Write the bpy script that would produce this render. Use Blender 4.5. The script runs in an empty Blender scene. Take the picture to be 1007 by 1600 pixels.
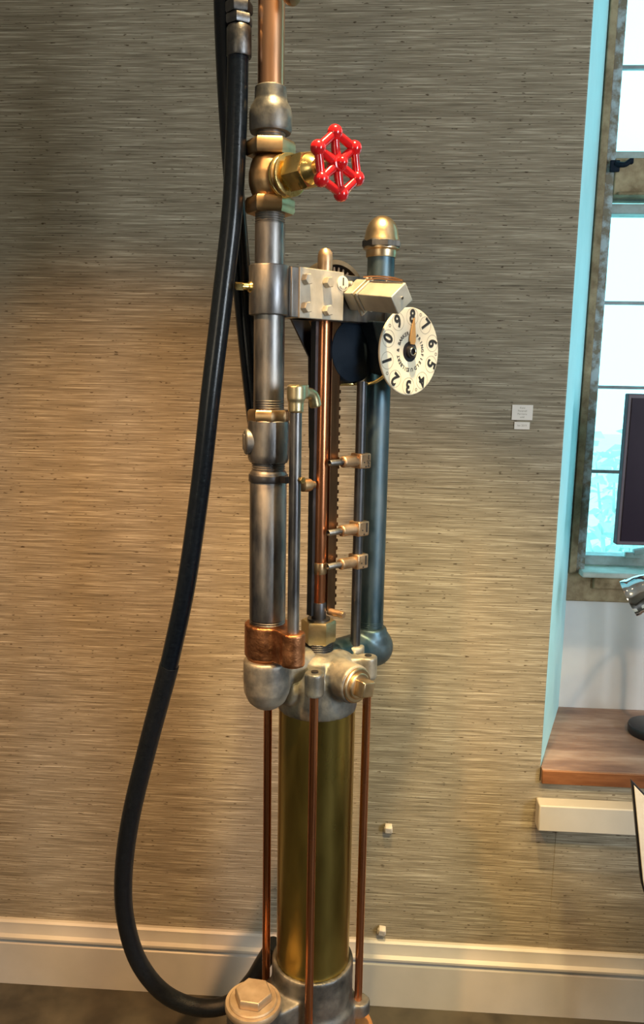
import bpy, bmesh, math, random
from mathutils import Vector, Matrix

# ------------------------------------------------------------------ camera
SC = bpy.context.scene
COL = SC.collection
FPX, PITCH, ROLL, YAW, CAMH, CAMD = 1250.0, math.radians(9.85), math.radians(1.05), math.radians(3.2), 1.47, 1.69
fw = Vector((-math.sin(YAW)*math.cos(PITCH), math.cos(YAW)*math.cos(PITCH), -math.sin(PITCH)))
r0 = Vector((math.cos(YAW), math.sin(YAW), 0)); u0 = r0.cross(fw)
CR = r0*math.cos(ROLL) + u0*math.sin(ROLL)
CU = -r0*math.sin(ROLL) + u0*math.cos(ROLL)
CC = Vector((0, -CAMD, CAMH))
cam = bpy.data.cameras.new('camera'); camo = bpy.data.objects.new('camera', cam); COL.objects.link(camo)
camo.matrix_world = Matrix(((CR.x, CU.x, -fw.x, CC.x), (CR.y, CU.y, -fw.y, CC.y), (CR.z, CU.z, -fw.z, CC.z), (0, 0, 0, 1)))
cam.sensor_fit = 'VERTICAL'; cam.sensor_height = 32.0; cam.lens = FPX*32.0/1600.0
cam.clip_start = 0.02; cam.clip_end = 200
SC.camera = camo

# ------------------------------------------------------------------ world, lamps, exposure
SC.view_settings.view_transform = 'Standard'; SC.view_settings.look = 'None'
SC.view_settings.gamma = 1.0; SC.view_settings.use_curve_mapping = False
SC.view_settings.exposure = 0.0
wd = bpy.data.worlds.new('daylight'); SC.world = wd; wd.use_nodes = True
bg = wd.node_tree.nodes['Background']
bg.inputs[0].default_value = (0.34, 0.90, 1.04, 1); bg.inputs[1].default_value = 3.5

def lamp(kind, name, loc, target, power, color, **kw):
    l = bpy.data.lights.new(name, kind); l.energy = power; l.color = color
    for k, v in kw.items(): setattr(l, k, v)
    o = bpy.data.objects.new(name, l); COL.objects.link(o); o.location = loc
    o.rotation_euler = (Vector(target) - Vector(loc)).to_track_quat('-Z', 'Y').to_euler()
    return o
WARM = (1.0, 0.74, 0.42)
lamp('SPOT', 'ceiling_spot', (0.06, -0.74, 2.80), (-0.02, -0.32, 0.6), 270, (1.0, 0.68, 0.31), spot_size=math.radians(40), spot_blend=0.9, shadow_soft_size=0.035)
lamp('SPOT', 'ceiling_spot', (-0.80, -1.50, 2.80), (-0.42, 0.0, 0.60), 330, (1.0, 0.54, 0.22), spot_size=math.radians(41), spot_blend=1.0, shadow_soft_size=0.05)
lamp('SPOT', 'ceiling_spot', (0.62, -1.70, 2.80), (0.15, 0.0, 0.62), 210, (1.0, 0.76, 0.30), spot_size=math.radians(24), spot_blend=1.0, shadow_soft_size=0.05)
lamp('SPOT', 'ceiling_spot', (1.00, -1.40, 2.80), (0.72, 0.10, 0.62), 75, (1.0, 0.70, 0.42), spot_size=math.radians(34), spot_blend=1.0, shadow_soft_size=0.05)
# unseen area lamps added as room fill: warm behind the camera, cool at right
lamp('AREA', 'room_fill', (-1.5, -4.3, 1.6), (-0.3, 0, 1.2), 17, (1.0, 0.88, 0.66), shape='RECTANGLE', size=0.7, size_y=1.5)
lamp('AREA', 'room_fill', (2.45, -2.5, 1.7), (0, -0.2, 1.35), 80, (0.84, 0.93, 1.0), shape='RECTANGLE', size=0.8, size_y=1.5)

# ------------------------------------------------------------------ frames and pixel helpers
def ray(px, py): return (px-503.5)/FPX*CR + (800-py)/FPX*CU + fw
def PY(px, py, Y):
    r = ray(px, py); return CC + r*((Y-CC.y)/r.y)
def PZ(px, py, Z):
    r = ray(px, py); return CC + r*((Z-CC.z)/r.z)
AX = Vector((-0.0773, -0.35, 0.0)); A45 = math.radians(45)
UW = Vector((math.cos(A45), math.sin(A45), 0)); VW = Vector((math.sin(A45), -math.cos(A45), 0))
def LV(px, py, v):
    r = ray(px, py); q = CC + r*((v-(CC-AX).dot(VW))/r.dot(VW)) - AX
    return q.dot(UW), q.z
def LU(px, py, u):
    r = ray(px, py); q = CC + r*((u-(CC-AX).dot(UW))/r.dot(UW)) - AX
    return q.dot(VW), q.z
def zat(u, v, py):                      # height at which the vertical line at (u, v) crosses image row py
    k = 800-py; n = FPX*CU - k*fw
    return -((AX+u*UW+v*VW-Vector((CC.x, CC.y, 0))).dot(n))/n.z + CC.z
def P(u, v, z): return Vector((u, -v, z))           # pump frame: x along the cross bar, -y towards the dial side
def frame(o, zd, xd=None):
    z = Vector(zd).normalized()
    x = Vector(xd) if xd is not None else (Vector((1, 0, 0)) if abs(z.x) < 0.9 else Vector((0, 1, 0)))
    x = (x - z*x.dot(z)).normalized(); y = z.cross(x)
    return Matrix(((x.x, y.x, z.x, o[0]), (x.y, y.y, z.y, o[1]), (x.z, y.z, z.z, o[2]), (0, 0, 0, 1)))
UD, VD, ZD = Vector((1, 0, 0)), Vector((0, -1, 0)), Vector((0, 0, 1))

class MB:
    def __init__(s): s.v = []; s.f = []; s.m = []
    def add(s, vs, fs, M=None, mi=0):
        n = len(s.v)
        s.v += [tuple((M @ Vector(p)) if M else p) for p in vs]
        s.f += [tuple(n+i for i in f) for f in fs]; s.m += [mi]*len(fs)
        return s
    def lathe(s, prof, M=None, seg=40, mi=0, sx=1.0):
        vs = []; fs = []; rings = []
        for r, z in prof:
            if r < 1e-7: rings.append([len(vs)]); vs.append((0, 0, z))
            else:
                rings.append(list(range(len(vs), len(vs)+seg)))
                vs += [(r*math.cos(2*math.pi*i/seg)*sx, r*math.sin(2*math.pi*i/seg), z) for i in range(seg)]
        for a, b in zip(rings, rings[1:]):
            if len(a) == 1 and len(b) == 1: continue
            for i in range(seg):
                j = (i+1) % seg
                if len(a) == 1: fs.append((a[0], b[j], b[i]))
                elif len(b) == 1: fs.append((a[i], a[j], b[0]))
                else: fs.append((a[i], a[j], b[j], b[i]))
        if len(rings[0]) > 1: fs.append(tuple(reversed(rings[0])))
        if len(rings[-1]) > 1: fs.append(tuple(rings[-1]))
        return s.add(vs, fs, M, mi)
    def cyl(s, r, z0, z1, M=None, seg=40, c=0.0, mi=0):
        if c: return s.lathe([(r-c, z0), (r-c*.3, z0+c*.3), (r, z0+c), (r, z1-c), (r-c*.3, z1-c*.3), (r-c, z1)], M, seg, mi)
        return s.lathe([(r, z0), (r, z1)], M, seg, mi)
    def thread(s, r, z0, z1, M=None, pitch=0.0034, d=0.0015):
        n = max(2, int(abs(z1-z0)/pitch)); pr = []
        for i in range(n):
            a = z0+(z1-z0)*i/n; h = (z1-z0)/n
            pr += [(r-d, a), (r, a+h*.35), (r, a+h*.55), (r-d, a+h*.9)]
        return s.lathe(pr, M)
    def ball(s, r, c, seg=24, mi=0):
        return s.lathe([(r*math.sin(math.pi*i/14), -r*math.cos(math.pi*i/14)) for i in range(15)], Matrix.Translation(c), seg, mi)
    def prism(s, poly, z0, z1, M=None, mi=0):
        n = len(poly); vs = [(x, y, z0) for x, y in poly] + [(x, y, z1) for x, y in poly]
        fs = [tuple(range(n-1, -1, -1)), tuple(range(n, 2*n))] + [(i, (i+1) % n, n+(i+1) % n, n+i) for i in range(n)]
        return s.add(vs, fs, M, mi)
    def nut(s, r, z0, z1, M=None, n=6, rot=0.0, mi=0, ch=0.12):
        # hexagon (or octagon) with chamfered corners
        ap = r*math.cos(math.pi/n); h = z1-z0; e = min(abs(h)*.18, r*ch)*(1 if h > 0 else -1)
        k = 1-ch*.55
        P0 = [(r*math.cos(2*math.pi*i/n+rot), r*math.sin(2*math.pi*i/n+rot)) for i in range(n)]
        vs = []
        for sc, z in ((k, z0), (1, z0+e), (1, z1-e), (k, z1)): vs += [(x*sc, y*sc, z) for x, y in P0]
        fs = [tuple(range(n-1, -1, -1)), tuple(range(3*n, 4*n))]
        for l in range(3): fs += [(l*n+i, l*n+(i+1) % n, (l+1)*n+(i+1) % n, (l+1)*n+i) for i in range(n)]
        return s.add(vs, fs, M, mi)
    def box(s, c, sz, M=None, mi=0):
        x, y, z = (d/2 for d in sz)
        return s.add([(c[0]+a*x, c[1]+b*y, c[2]+d*z) for d in (-1, 1) for a, b in ((-1, -1), (1, -1), (1, 1), (-1, 1))],
                     [(3, 2, 1, 0), (4, 5, 6, 7), (0, 1, 5, 4), (1, 2, 6, 5), (2, 3, 7, 6), (3, 0, 4, 7)], M, mi)
    def tube(s, pts, r, seg=16, res=8, smooth=True, mi=0, M=None):
        pts = [Vector(p) for p in pts]
        if smooth and len(pts) > 2:
            ex = [2*pts[0]-pts[1]] + pts + [2*pts[-1]-pts[-2]]; out = []
            for i in range(1, len(ex)-2):
                a, b, c, d = ex[i-1:i+3]
                for k in range(res):
                    t = k/res
                    out.append(.5*((2*b)+(c-a)*t+(2*a-5*b+4*c-d)*t*t+(3*b-a-3*c+d)*t**3))
            pts = out + [pts[-1]]
        tg = [((pts[min(i+1, len(pts)-1)]-pts[max(i-1, 0)])).normalized() for i in range(len(pts))]
        nx = tg[0].orthogonal().normalized(); vs = []; fs = []
        for i, p in enumerate(pts):
            nx = (nx - tg[i]*nx.dot(tg[i])).normalized(); ny = tg[i].cross(nx)
            rr = r(i/(len(pts)-1)) if callable(r) else r
            vs += [tuple(p+nx*rr*math.cos(2*math.pi*k/seg)+ny*rr*math.sin(2*math.pi*k/seg)) for k in range(seg)]
        for i in range(len(pts)-1):
            fs += [(i*seg+k, i*seg+(k+1) % seg, (i+1)*seg+(k+1) % seg, (i+1)*seg+k) for k in range(seg)]
        n = (len(pts)-1)*seg
        fs += [tuple(range(seg-1, -1, -1)), tuple(range(n, n+seg))]
        return s.add(vs, fs, M, mi)
    def text(s, body, size, M, mi=0, offset=0.0, ext=0.0, sx=1.0):
        cu = bpy.data.curves.new('t', 'FONT'); cu.body = body; cu.size = size; cu.align_x = 'CENTER'; cu.align_y = 'CENTER'
        cu.offset = offset; cu.extrude = ext; cu.resolution_u = 3
        o = bpy.data.objects.new('t', cu); COL.objects.link(o)
        dg = bpy.context.evaluated_depsgraph_get(); dg.update()
        me = bpy.data.meshes.new_from_object(o.evaluated_get(dg))
        s.add([(v.co.x*sx, v.co.y, v.co.z) for v in me.vertices], [tuple(p.vertices) for p in me.polygons], M, mi)
        bpy.data.objects.remove(o); bpy.data.curves.remove(cu); bpy.data.meshes.remove(me)
        return s
    def build(s, name, mats, parent=None, ang=35, bevel=0.0, remesh=0.0, smooth=6, label=None, bseg=2):
        me = bpy.data.meshes.new(name); me.from_pydata(s.v, [], s.f); me.update()
        for m in (mats if isinstance(mats, (list, tuple)) else [mats]): me.materials.append(m)
        if len(me.materials) > 1: me.polygons.foreach_set('material_index', s.m)
        for p in me.polygons: p.use_smooth = True
        if not remesh: me.set_sharp_from_angle(angle=math.radians(ang))
        o = bpy.data.objects.new(name, me); COL.objects.link(o)
        if parent: o.parent = parent
        if label: o['label'] = label
        if bevel:
            b = o.modifiers.new('bevel', 'BEVEL'); b.width = bevel; b.segments = bseg; b.limit_method = 'ANGLE'; b.angle_limit = math.radians(40)
            b.harden_normals = False
        if remesh:
            r = o.modifiers.new('blend', 'REMESH'); r.mode = 'VOXEL'; r.voxel_size = remesh; r.use_smooth_shade = True
            q = o.modifiers.new('soften', 'SMOOTH'); q.factor = .5; q.iterations = smooth
        return o
def tag(o, label, cat=None, group=None, kind=None):
    o['label'] = label
    if cat: o['category'] = cat
    if group: o['group'] = group
    if kind: o['kind'] = kind
    return o
def empty(name, loc, rz, label, cat, group=None, kind=None):
    o = bpy.data.objects.new(name, None); COL.objects.link(o); o.location = loc; o.rotation_euler = (0, 0, rz)
    o.empty_display_size = 0.1
    return tag(o, label, cat, group, kind)

# ------------------------------------------------------------------ materials
def new_mat(name):
    m = bpy.data.materials.new(name); m.use_nodes = True
    nt = m.node_tree; b = nt.nodes['Principled BSDF']
    return m, nt, b
def nd(nt, t, **kw):
    n = nt.nodes.new(t)
    for k, v in kw.items(): setattr(n, k, v)
    return n
def noise(nt, scale, detail=3, rough=.55, vec=(1, 1, 1)):
    tc = nd(nt, 'ShaderNodeTexCoord'); mp = nd(nt, 'ShaderNodeMapping'); mp.inputs['Scale'].default_value = vec
    nt.links.new(tc.outputs['Object'], mp.inputs[0])
    n = nd(nt, 'ShaderNodeTexNoise'); n.inputs['Scale'].default_value = scale; n.inputs['Detail'].default_value = detail
    n.inputs['Roughness'].default_value = rough; nt.links.new(mp.outputs[0], n.inputs['Vector'])
    return n
def ramp(nt, src, stops):
    r = nd(nt, 'ShaderNodeValToRGB'); e = r.color_ramp.elements
    while len(e) < len(stops): e.new(.5)
    for el, (p, c) in zip(e, stops): el.position = p; el.color = (*c, 1) if len(c) == 3 else c
    nt.links.new(src, r.inputs[0]); return r
def bump(nt, b, src, strength, dist=.002):
    n = nd(nt, 'ShaderNodeBump'); n.inputs['Strength'].default_value = strength; n.inputs['Distance'].default_value = dist
    nt.links.new(src, n.inputs['Height']); nt.links.new(n.outputs[0], b.inputs['Normal'])
def surf(name, c1, c2=None, rough=.4, metal=0.0, scale=30, r2=None, bmp=0.0, vec=(1, 1, 1), lo=.35, hi=.68, coat=0.0, detail=4, spec=None):
    m, nt, b = new_mat(name); c2 = c2 or c1
    n = noise(nt, scale, detail, .6, vec)
    r = ramp(nt, n.outputs['Fac'], [(lo, c1), (hi, c2)]); nt.links.new(r.outputs[0], b.inputs['Base Color'])
    b.inputs['Metallic'].default_value = metal
    q = nd(nt, 'ShaderNodeMapRange'); q.inputs['From Min'].default_value = lo; q.inputs['From Max'].default_value = hi
    q.inputs['To Min'].default_value = rough; q.inputs['To Max'].default_value = rough if r2 is None else r2
    nt.links.new(n.outputs['Fac'], q.inputs['Value']); nt.links.new(q.outputs[0], b.inputs['Roughness'])
    if bmp: bump(nt, b, noise(nt, scale*3, 3, .6, vec).outputs['Fac'], bmp)
    if coat: b.inputs['Coat Weight'].default_value = coat; b.inputs['Coat Roughness'].default_value = .08
    if spec is not None: b.inputs['Specular IOR Level'].default_value = spec
    return m
M = {}
M['steel'] = surf('weathered_steel', (.13, .13, .14), (.36, .345, .32), .32, 1, 19, .52, .22, (1, 1, .35), lo=.38, hi=.62, detail=8)
M['blue_steel'] = surf('blued_steel', (.045, .10, .135), (.17, .215, .24), .36, .95, 15, .56, .16, (1, 1, .4), lo=.36, hi=.64, detail=8)
M['dark_steel'] = surf('dark_steel', (.06, .065, .075), (.11, .11, .12), .34, .9, 18, .45, .05)
M['dark_fit'] = surf('dull_zinc', (.10, .10, .105), (.19, .185, .18), .34, 1, 60, .5, .2)
M['cap_tan'] = surf('tan_painted_bronze', (.44, .33, .21), (.56, .44, .30), .42, .6, 30, .55, .1)
M['iron_grey'] = surf('weathered_grey_iron', (.11, .115, .12), (.30, .29, .26), .42, .85, 20, .62, .3, lo=.36, hi=.64, detail=8)
M['cast'] = surf('grey_cast_iron', (.20, .20, .19), (.46, .43, .36), .44, .75, 17, .62, .34, lo=.38, hi=.62, detail=8)
M['iron_dark'] = surf('dark_cast_iron', (.006, .011, .019), (.014, .022, .034), .5, .1, 20, .6, .1, spec=.08)
M['brass'] = surf('polished_brass', (.72, .53, .18), (.86, .68, .30), .20, 1, 16, .34, .04)
M['pale_brass'] = surf('dull_pale_brass', (.52, .44, .24), (.68, .58, .36), .32, 1, 30, .45, .06)
M['old_brass'] = surf('tarnished_brass', (.34, .25, .065), (.54, .42, .12), .27, 1, 7, .44, .03, (1, 1, .3))
M['bronze'] = surf('aged_bronze', (.36, .24, .12), (.60, .42, .24), .30, 1, 22, .45, .08)
M['bronze_light'] = surf('worn_bronze', (.58, .42, .24), (.74, .57, .36), .28, 1, 24, .4, .06)
M['copper'] = surf('copper_pipe_metal', (.72, .36, .19), (.84, .47, .27), .26, 1, 9, .38, .03, (1, 1, .2))
M['red_copper'] = surf('red_copper', (.55, .20, .085), (.70, .29, .14), .22, 1, 12, .34, .03, (1, 1, .2))
M['cast_copper'] = surf('hammered_copper', (.33, .13, .055), (.52, .25, .12), .34, 1, 40, .5, .55)
M['nickel'] = surf('brushed_nickel', (.60, .58, .50), (.72, .69, .61), .30, 1, 40, .42, .06, (.15, 1, 1))
M['plate'] = surf('matte_plated_steel', (.46, .43, .36), (.60, .56, .47), .42, .45, 30, .55, .08)
M['tan'] = surf('tan_bearing_metal', (.46, .30, .18), (.62, .44, .29), .36, .9, 40, .5, .1)
M['rack'] = surf('brown_steel', (.11, .065, .038), (.20, .115, .06), .34, 1, 30, .42, .05, (1, 1, .1))
M['red'] = surf('red_enamel', (.62, .008, .012), (.70, .014, .018), .16, 0, 12, .2, 0, coat=.6)
M['enamel'] = surf('cream_enamel', (.76, .70, .55), (.82, .77, .64), .35, 0, 12, .45)
M['ink'] = surf('black_ink', (.018, .016, .016), (.03, .026, .024), .5, 0, 30)
M['pale_ink'] = surf('faded_ink', (.30, .27, .21), (.42, .38, .30), .6, 0, 200)
M['line_ink'] = surf('grey_line_ink', (.20, .18, .14), (.28, .25, .20), .6, 0, 30)
M['pointer'] = surf('orange_bronze', (.66, .36, .13), (.76, .46, .20), .36, .55, 20)
M['rubber'] = surf('black_rubber', (.003, .005, .009), (.006, .010, .016), .17, 0, 130, .26, .10, (1, 1, 2.2), spec=.42)
M['matte_rubber'] = surf('matte_black_rubber', (.004, .006, .009), (.009, .012, .016), .34, 0, 130, .46, .35, (1, 1, 2.2), spec=.36)
M['chrome'] = surf('chrome', (.78, .80, .82), (.84, .85, .86), .06, 1, 10, .1)
M['black'] = surf('black_lacquer', (.010, .009, .012), (.018, .016, .02), .35, 0, 20)
M['screen'] = surf('dark_display', (.020, .014, .026), (.026, .018, .032), .22, 0, 5)
M['bezel'] = surf('purple_grey_plastic', (.085, .07, .095), (.10, .085, .11), .45, 0, 40)
M['cream'] = surf('cream_leather', (.62, .55, .45), (.70, .63, .53), .5, 0, 60, .6, .1)
M['white_paint'] = surf('white_paint', (.49, .46, .40), (.55, .51, .44), .40, 0, 8, .48)
M['panel_paint'] = surf('chalky_white_paint', (.62, .60, .59), (.72, .69, .66), .6, 0, 4, .7)
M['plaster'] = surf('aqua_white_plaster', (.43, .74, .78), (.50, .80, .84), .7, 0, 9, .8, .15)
M['stone'] = surf('weathered_stone', (.19, .125, .062), (.42, .32, .19), .8, 0, 26, .9, .5)
M['stone_blue'] = surf('flaking_painted_stone', (.20, .165, .115), (.40, .47, .49), .8, 0, 34, .85, .5, lo=.42, hi=.60)
M['frame_paint'] = surf('worn_frame_paint', (.30, .33, .30), (.42, .52, .52), .6, 0, 22, .7, .3)
M['pale_stone'] = surf('pale_limestone', (.46, .47, .41), (.62, .66, .60), .8, 0, 20, .9, .3)
M['lead'] = surf('grey_glazing_bar', (.20, .24, .25), (.30, .34, .35), .5, 0, 30)
M['card'] = surf('white_card', (.80, .75, .68), (.84, .79, .72), .6, 0, 20)
M['peg'] = surf('pale_chalk', (.56, .49, .40), (.70, .63, .53), .6, 0, 90, .7, .3)
M['room_wall'] = surf('warm_white_wall', (.36, .31, .25), (.40, .35, .28), .8, 0, 2)
M['ceiling'] = surf('white_ceiling', (.60, .57, .52), (.64, .61, .56), .9, 0, 2)
M['leaf'] = surf('pale_leaf', (.66, .80, .74), (.82, .90, .86), .6, 0, 5)
M['bark'] = surf('bark', (.55, .62, .58), (.70, .76, .72), .8, 0, 12)
M['lawn'] = surf('grass', (.74, .80, .76), (.84, .88, .85), .9, 0, 6)

def grasscloth():
    m, nt, b = new_mat('grasscloth')
    L = nt.links.new
    fine = noise(nt, 1, 3, .68, (9, 1, 560)); mid = noise(nt, 1, 3, .65, (4.0, 1, 210)); wide = noise(nt, 1, 3, .6, (2.6, 1, 26))
    slub = noise(nt, 1, 2, .5, (55, 1, 260))
    a = nd(nt, 'ShaderNodeMath', operation='MULTIPLY_ADD'); a.inputs[1].default_value = .62; L(fine.outputs['Fac'], a.inputs[0])
    c = nd(nt, 'ShaderNodeMath', operation='MULTIPLY'); c.inputs[1].default_value = .30; L(mid.outputs['Fac'], c.inputs[0]); L(c.outputs[0], a.inputs[2])
    d = nd(nt, 'ShaderNodeMath', operation='MULTIPLY_ADD'); d.inputs[1].default_value = .12; L(wide.outputs['Fac'], d.inputs[0]); L(a.outputs[0], d.inputs[2])
    r = ramp(nt, d.outputs[0], [(.345, (.060, .047, .030)), (.452, (.215, .180, .122)), (.545, (.305, .260, .182)), (.66, (.60, .54, .41))])
    s = ramp(nt, slub.outputs['Fac'], [(.655, (1, 1, 1)), (.70, (.26, .21, .16))])
    mx = nd(nt, 'ShaderNodeMix', data_type='RGBA', blend_type='MULTIPLY'); mx.inputs['Factor'].default_value = 1
    L(r.outputs[0], mx.inputs['A']); L(s.outputs[0], mx.inputs['B']); L(mx.outputs['Result'], b.inputs['Base Color'])
    b.inputs['Roughness'].default_value = .62; b.inputs['Specular IOR Level'].default_value = .3
    bump(nt, b, d.outputs[0], .6, .003)
    return m
M['grasscloth'] = grasscloth()
def wood(name, c1, c2, c3, vec, rough):
    m, nt, b = new_mat(name)
    n = noise(nt, 1, 5, .62, vec)
    r = ramp(nt, n.outputs['Fac'], [(.32, c1), (.5, c2), (.68, c3)]); nt.links.new(r.outputs[0], b.inputs['Base Color'])
    b.inputs['Roughness'].default_value = rough; bump(nt, b, n.outputs['Fac'], .12, .002)
    return m
M['sill_wood'] = wood('worn_sill_wood', (.14, .070, .046), (.27, .155, .105), (.44, .30, .225), (4, 22, 22), .42)
M['sill_edge'] = wood('orange_wood_edge', (.10, .034, .011), (.19, .068, .022), (.29, .115, .042), (5, 30, 30), .4)
M['plinth'] = wood('orange_oak', (.30, .11, .03), (.44, .18, .055), (.54, .25, .09), (30, 5, 30), .4)
M['floor'] = surf('dark_slate_floor', (.030, .026, .018), (.085, .072, .050), .5, 0, 7, .7, .2)
def glass():
    m = bpy.data.materials.new('window_glass'); m.use_nodes = True; nt = m.node_tree; nt.nodes.clear()
    o = nd(nt, 'ShaderNodeOutputMaterial'); mx = nd(nt, 'ShaderNodeMixShader'); t = nd(nt, 'ShaderNodeBsdfTransparent'); g = nd(nt, 'ShaderNodeBsdfGlossy')
    t.inputs[0].default_value = (.95, .98, .98, 1); g.inputs['Roughness'].default_value = .02; mx.inputs[0].default_value = .06
    nt.links.new(t.outputs[0], mx.inputs[1]); nt.links.new(g.outputs[0], mx.inputs[2]); nt.links.new(mx.outputs[0], o.inputs[0]); return m
M['glass'] = glass()

# ------------------------------------------------------------------ the room
XL, XR, YF, ZC = -2.2, 2.6, -4.4, 2.9          # left, right, front walls and ceiling
XE, DR, XI = 0.406, 0.342, 0.523               # wall edge, reveal depth, inner edge of the splayed reveal
XE2, XI2 = 1.47, 1.35                          # right side of the window niche
SILL, HEAD = 0.612, 2.66
def struct(mb, name, mats, label, cat, **kw):
    return tag(mb.build(name, mats, **kw), label, cat, kind='structure')
w = MB(); TH = 0.42
lf = [(XL-.1, 0), (XE-.004, 0), (XE-.001, .001), (XE, .004), (XI, DR), (XI, TH), (XL-.1, TH)]
def wallprism(poly, z0, z1, reveal):
    n = len(poly); vs = [(x, y, z0) for x, y in poly] + [(x, y, z1) for x, y in poly]
    w.add(vs, [tuple(range(n-1, -1, -1)), tuple(range(n, 2*n))], None, 0)
    for i in range(n): w.add([vs[i], vs[(i+1) % n], vs[n+(i+1) % n], vs[n+i]], [(0, 1, 2, 3)], None, 1 if i in reveal else 0)
wallprism(lf, SILL-.035, ZC, (3, 4))
wallprism([(XR+.1, TH), (XI2, TH), (XI2, DR), (XE2, 0), (XR+.1, 0)], SILL-.035, ZC, (2,))
w.box(((XL+XR)/2, TH/2, (SILL-.035)/2), (XR-XL+.2, TH, SILL-.035))
w.box(((XE+XE2)/2, TH/2, (HEAD+ZC)/2), (XE2-XE, TH, ZC-HEAD))
struct(w, 'wall_back', [M['grasscloth'], M['plaster']], 'wall behind the pump papered in brown grasscloth, pale aqua plaster window reveal', 'wall')
struct(MB().box((XL-.05, YF/2+.2, ZC/2), (.1, -YF+.4, ZC)), 'wall_left', M['room_wall'], 'plain warm white side wall on the left of the room', 'wall')
struct(MB().box((XR+.05, YF/2+.2, ZC/2), (.1, -YF+.4, ZC)), 'wall_right', M['room_wall'], 'plain warm white side wall on the right of the room', 'wall')
struct(MB().box(((XL+XR)/2, YF-.05, ZC/2), (XR-XL, .1, ZC)), 'wall_front', M['room_wall'], 'plain warm white wall facing the pump', 'wall')
struct(MB().box(((XL+XR)/2, YF/2+.15, -.05), (XR-XL+.4, -YF+.6, .1)), 'floor', M['floor'], 'dark brown slate floor', 'floor')
struct(MB().box(((XL+XR)/2, YF/2+.15, ZC+.05), (XR-XL+.4, -YF+.6, .1)), 'ceiling', M['ceiling'], 'plain white ceiling', 'ceiling')
# baseboard: moulded profile run along the wall
bp = [(0, 0), (-.022, 0), (-.022, .108), (-.017, .112), (-.019, .119), (-.026, .123), (-.026, .128), (-.018, .133), (-.013, .150), (-.013, .158), (-.008, .162), (0, .162)]
mb = MB(); n = len(bp)
mb.add([(x, y, z) for x in (XL, XR) for y, z in bp], [tuple(range(n)), tuple(range(2*n-1, n-1, -1))] + [(i, n+i, n+(i+1) % n, (i+1) % n) for i in range(n)])
struct(mb, 'baseboard_back', M['white_paint'], 'cream moulded baseboard along the grasscloth wall', 'baseboard', ang=25)
# white ledge under the sill
struct(MB().box((.985, -.019, .509), (1.17, .038, .062)), 'trim_1', M['white_paint'], 'white painted ledge box below the wooden sill', 'trim', bevel=.003)
# sill board, front edge of a redder wood
mb = MB().prism([(XE+.001, -.010), (XE2+.02, -.010), (XE2+.02, 0), (XE2-.12, DR), (XI-.005, DR), (XE+.001, .004)], SILL-.033, SILL, mi=0)
mb.box(((XE+XE2)/2+.0105, -.0125, SILL-.0165), (XE2-XE+.019, .006, .032), mi=1)
struct(mb, 'trim_2', [M['sill_wood'], M['sill_edge']], 'worn brown wooden window board with an orange front edge', 'sill', bevel=.0015)
# paper seam below the ledge
struct(MB().box((.905, -.0006, .31), (.91, .0012, .296)), 'trim_3', M['grasscloth'], 'grasscloth panel below the white ledge, its seam running down to the baseboard', 'wallpaper')
# window
win = empty('window_1', (0, 0, 0), 0, 'old stone mullioned window with small panes in the aqua reveal', 'window', kind='structure')
WB = 1.35
MB().box(((XI+WB)/2, DR+.03, (SILL+.905)/2-.02), (WB-XI+.06, .06, .905-SILL+.04)).build('apron_panel', M['panel_paint'], win)
mb = MB().box(((XI+WB)/2, DR+.035, .943), (WB-XI+.06, .09, .078)).box(((XI+WB)/2+.03, DR-.012, .957), (WB-XI-.06, .02, .032))
mb.build('stone_ledge', M['stone'], win, bevel=.004)
MB().box(((XI+WB)/2+.012, DR-.014, .984), (WB-XI-.02, .075, .014)).build('stone_sill', M['pale_stone'], win, bevel=.004)
MB().box((XI+.006, DR+.03, 1.82), (.018, .1, 1.68)).build('stone_jamb', M['stone'], win, bevel=.002)
MB().box((XI+.0255, DR+.036, 1.82), (.023, .1, 1.68)).build('mullion', M['stone_blue'], win, bevel=.003)
MB().box((XI2-.01, DR+.03, 1.82), (.04, .1, 1.68)).build('mullion', M['stone_blue'], win, bevel=.003)
mb = MB().box(((XI+WB)/2+.018, DR+.033, 1.936), (WB-XI-.036, .10, .082)).box(((XI+WB)/2+.02, DR-.022, 1.897), (WB-XI-.05, .006, .008))
mb.build('transom', M['stone'], win, bevel=.003)
def sash(z0, z1, bars):
    mb = MB(); x0, x1 = XI+.037, XI2-.03; y = DR+.055; t = .012
    for z, h in ((z0, .026), (z1, .024)): mb.box(((x0+x1)/2, y, z+(h/2 if z == z0 else -h/2)), (x1-x0, .05, h))
    for x in (x0+t/2-.004, x1-t/2): mb.box((x, y, (z0+z1)/2), (t, .05, z1-z0-.01))
    f = mb.build('sash_frame', M['frame_paint'], win, bevel=.003)
    xs = [x0+t-.004, x0+.225, x0+.42, x0+.61, x1-t]; zs = [z0+.026]+bars+[z1-.024]
    for i in range(4):
        for k in range(len(zs)-1):
            MB().box(((xs[i]+xs[i+1])/2, y+.004, (zs[k]+zs[k+1])/2), (xs[i+1]-xs[i], .003, zs[k+1]-zs[k])).build('pane', M['glass'], win)
    for z in bars: MB().box(((x0+x1)/2, y, z), (x1-x0-.02, .012, .0085)).build('glazing_bar', M['lead'], win)
    for x in xs[1:-1]: MB().box((x, y, (z0+z1)/2), (.0085, .014, z1-z0-.04)).build('glazing_bar', M['lead'], win)
sash(.991, 1.885, [1.2336, 1.4478, 1.6547]); sash(1.978, 2.64, [2.196, 2.40])
mb = MB().tube([(.556, DR-.024, 1.962), (.575, DR-.032, 1.958), (.588, DR-.032, 1.966)], .006, smooth=True).box((.556, DR-.023, 1.957), (.022, .006, .026)).box((.590, DR-.03, 1.966), (.010, .012, .012))
mb.build('latch', M['iron_dark'], win, bevel=.002)
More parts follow.
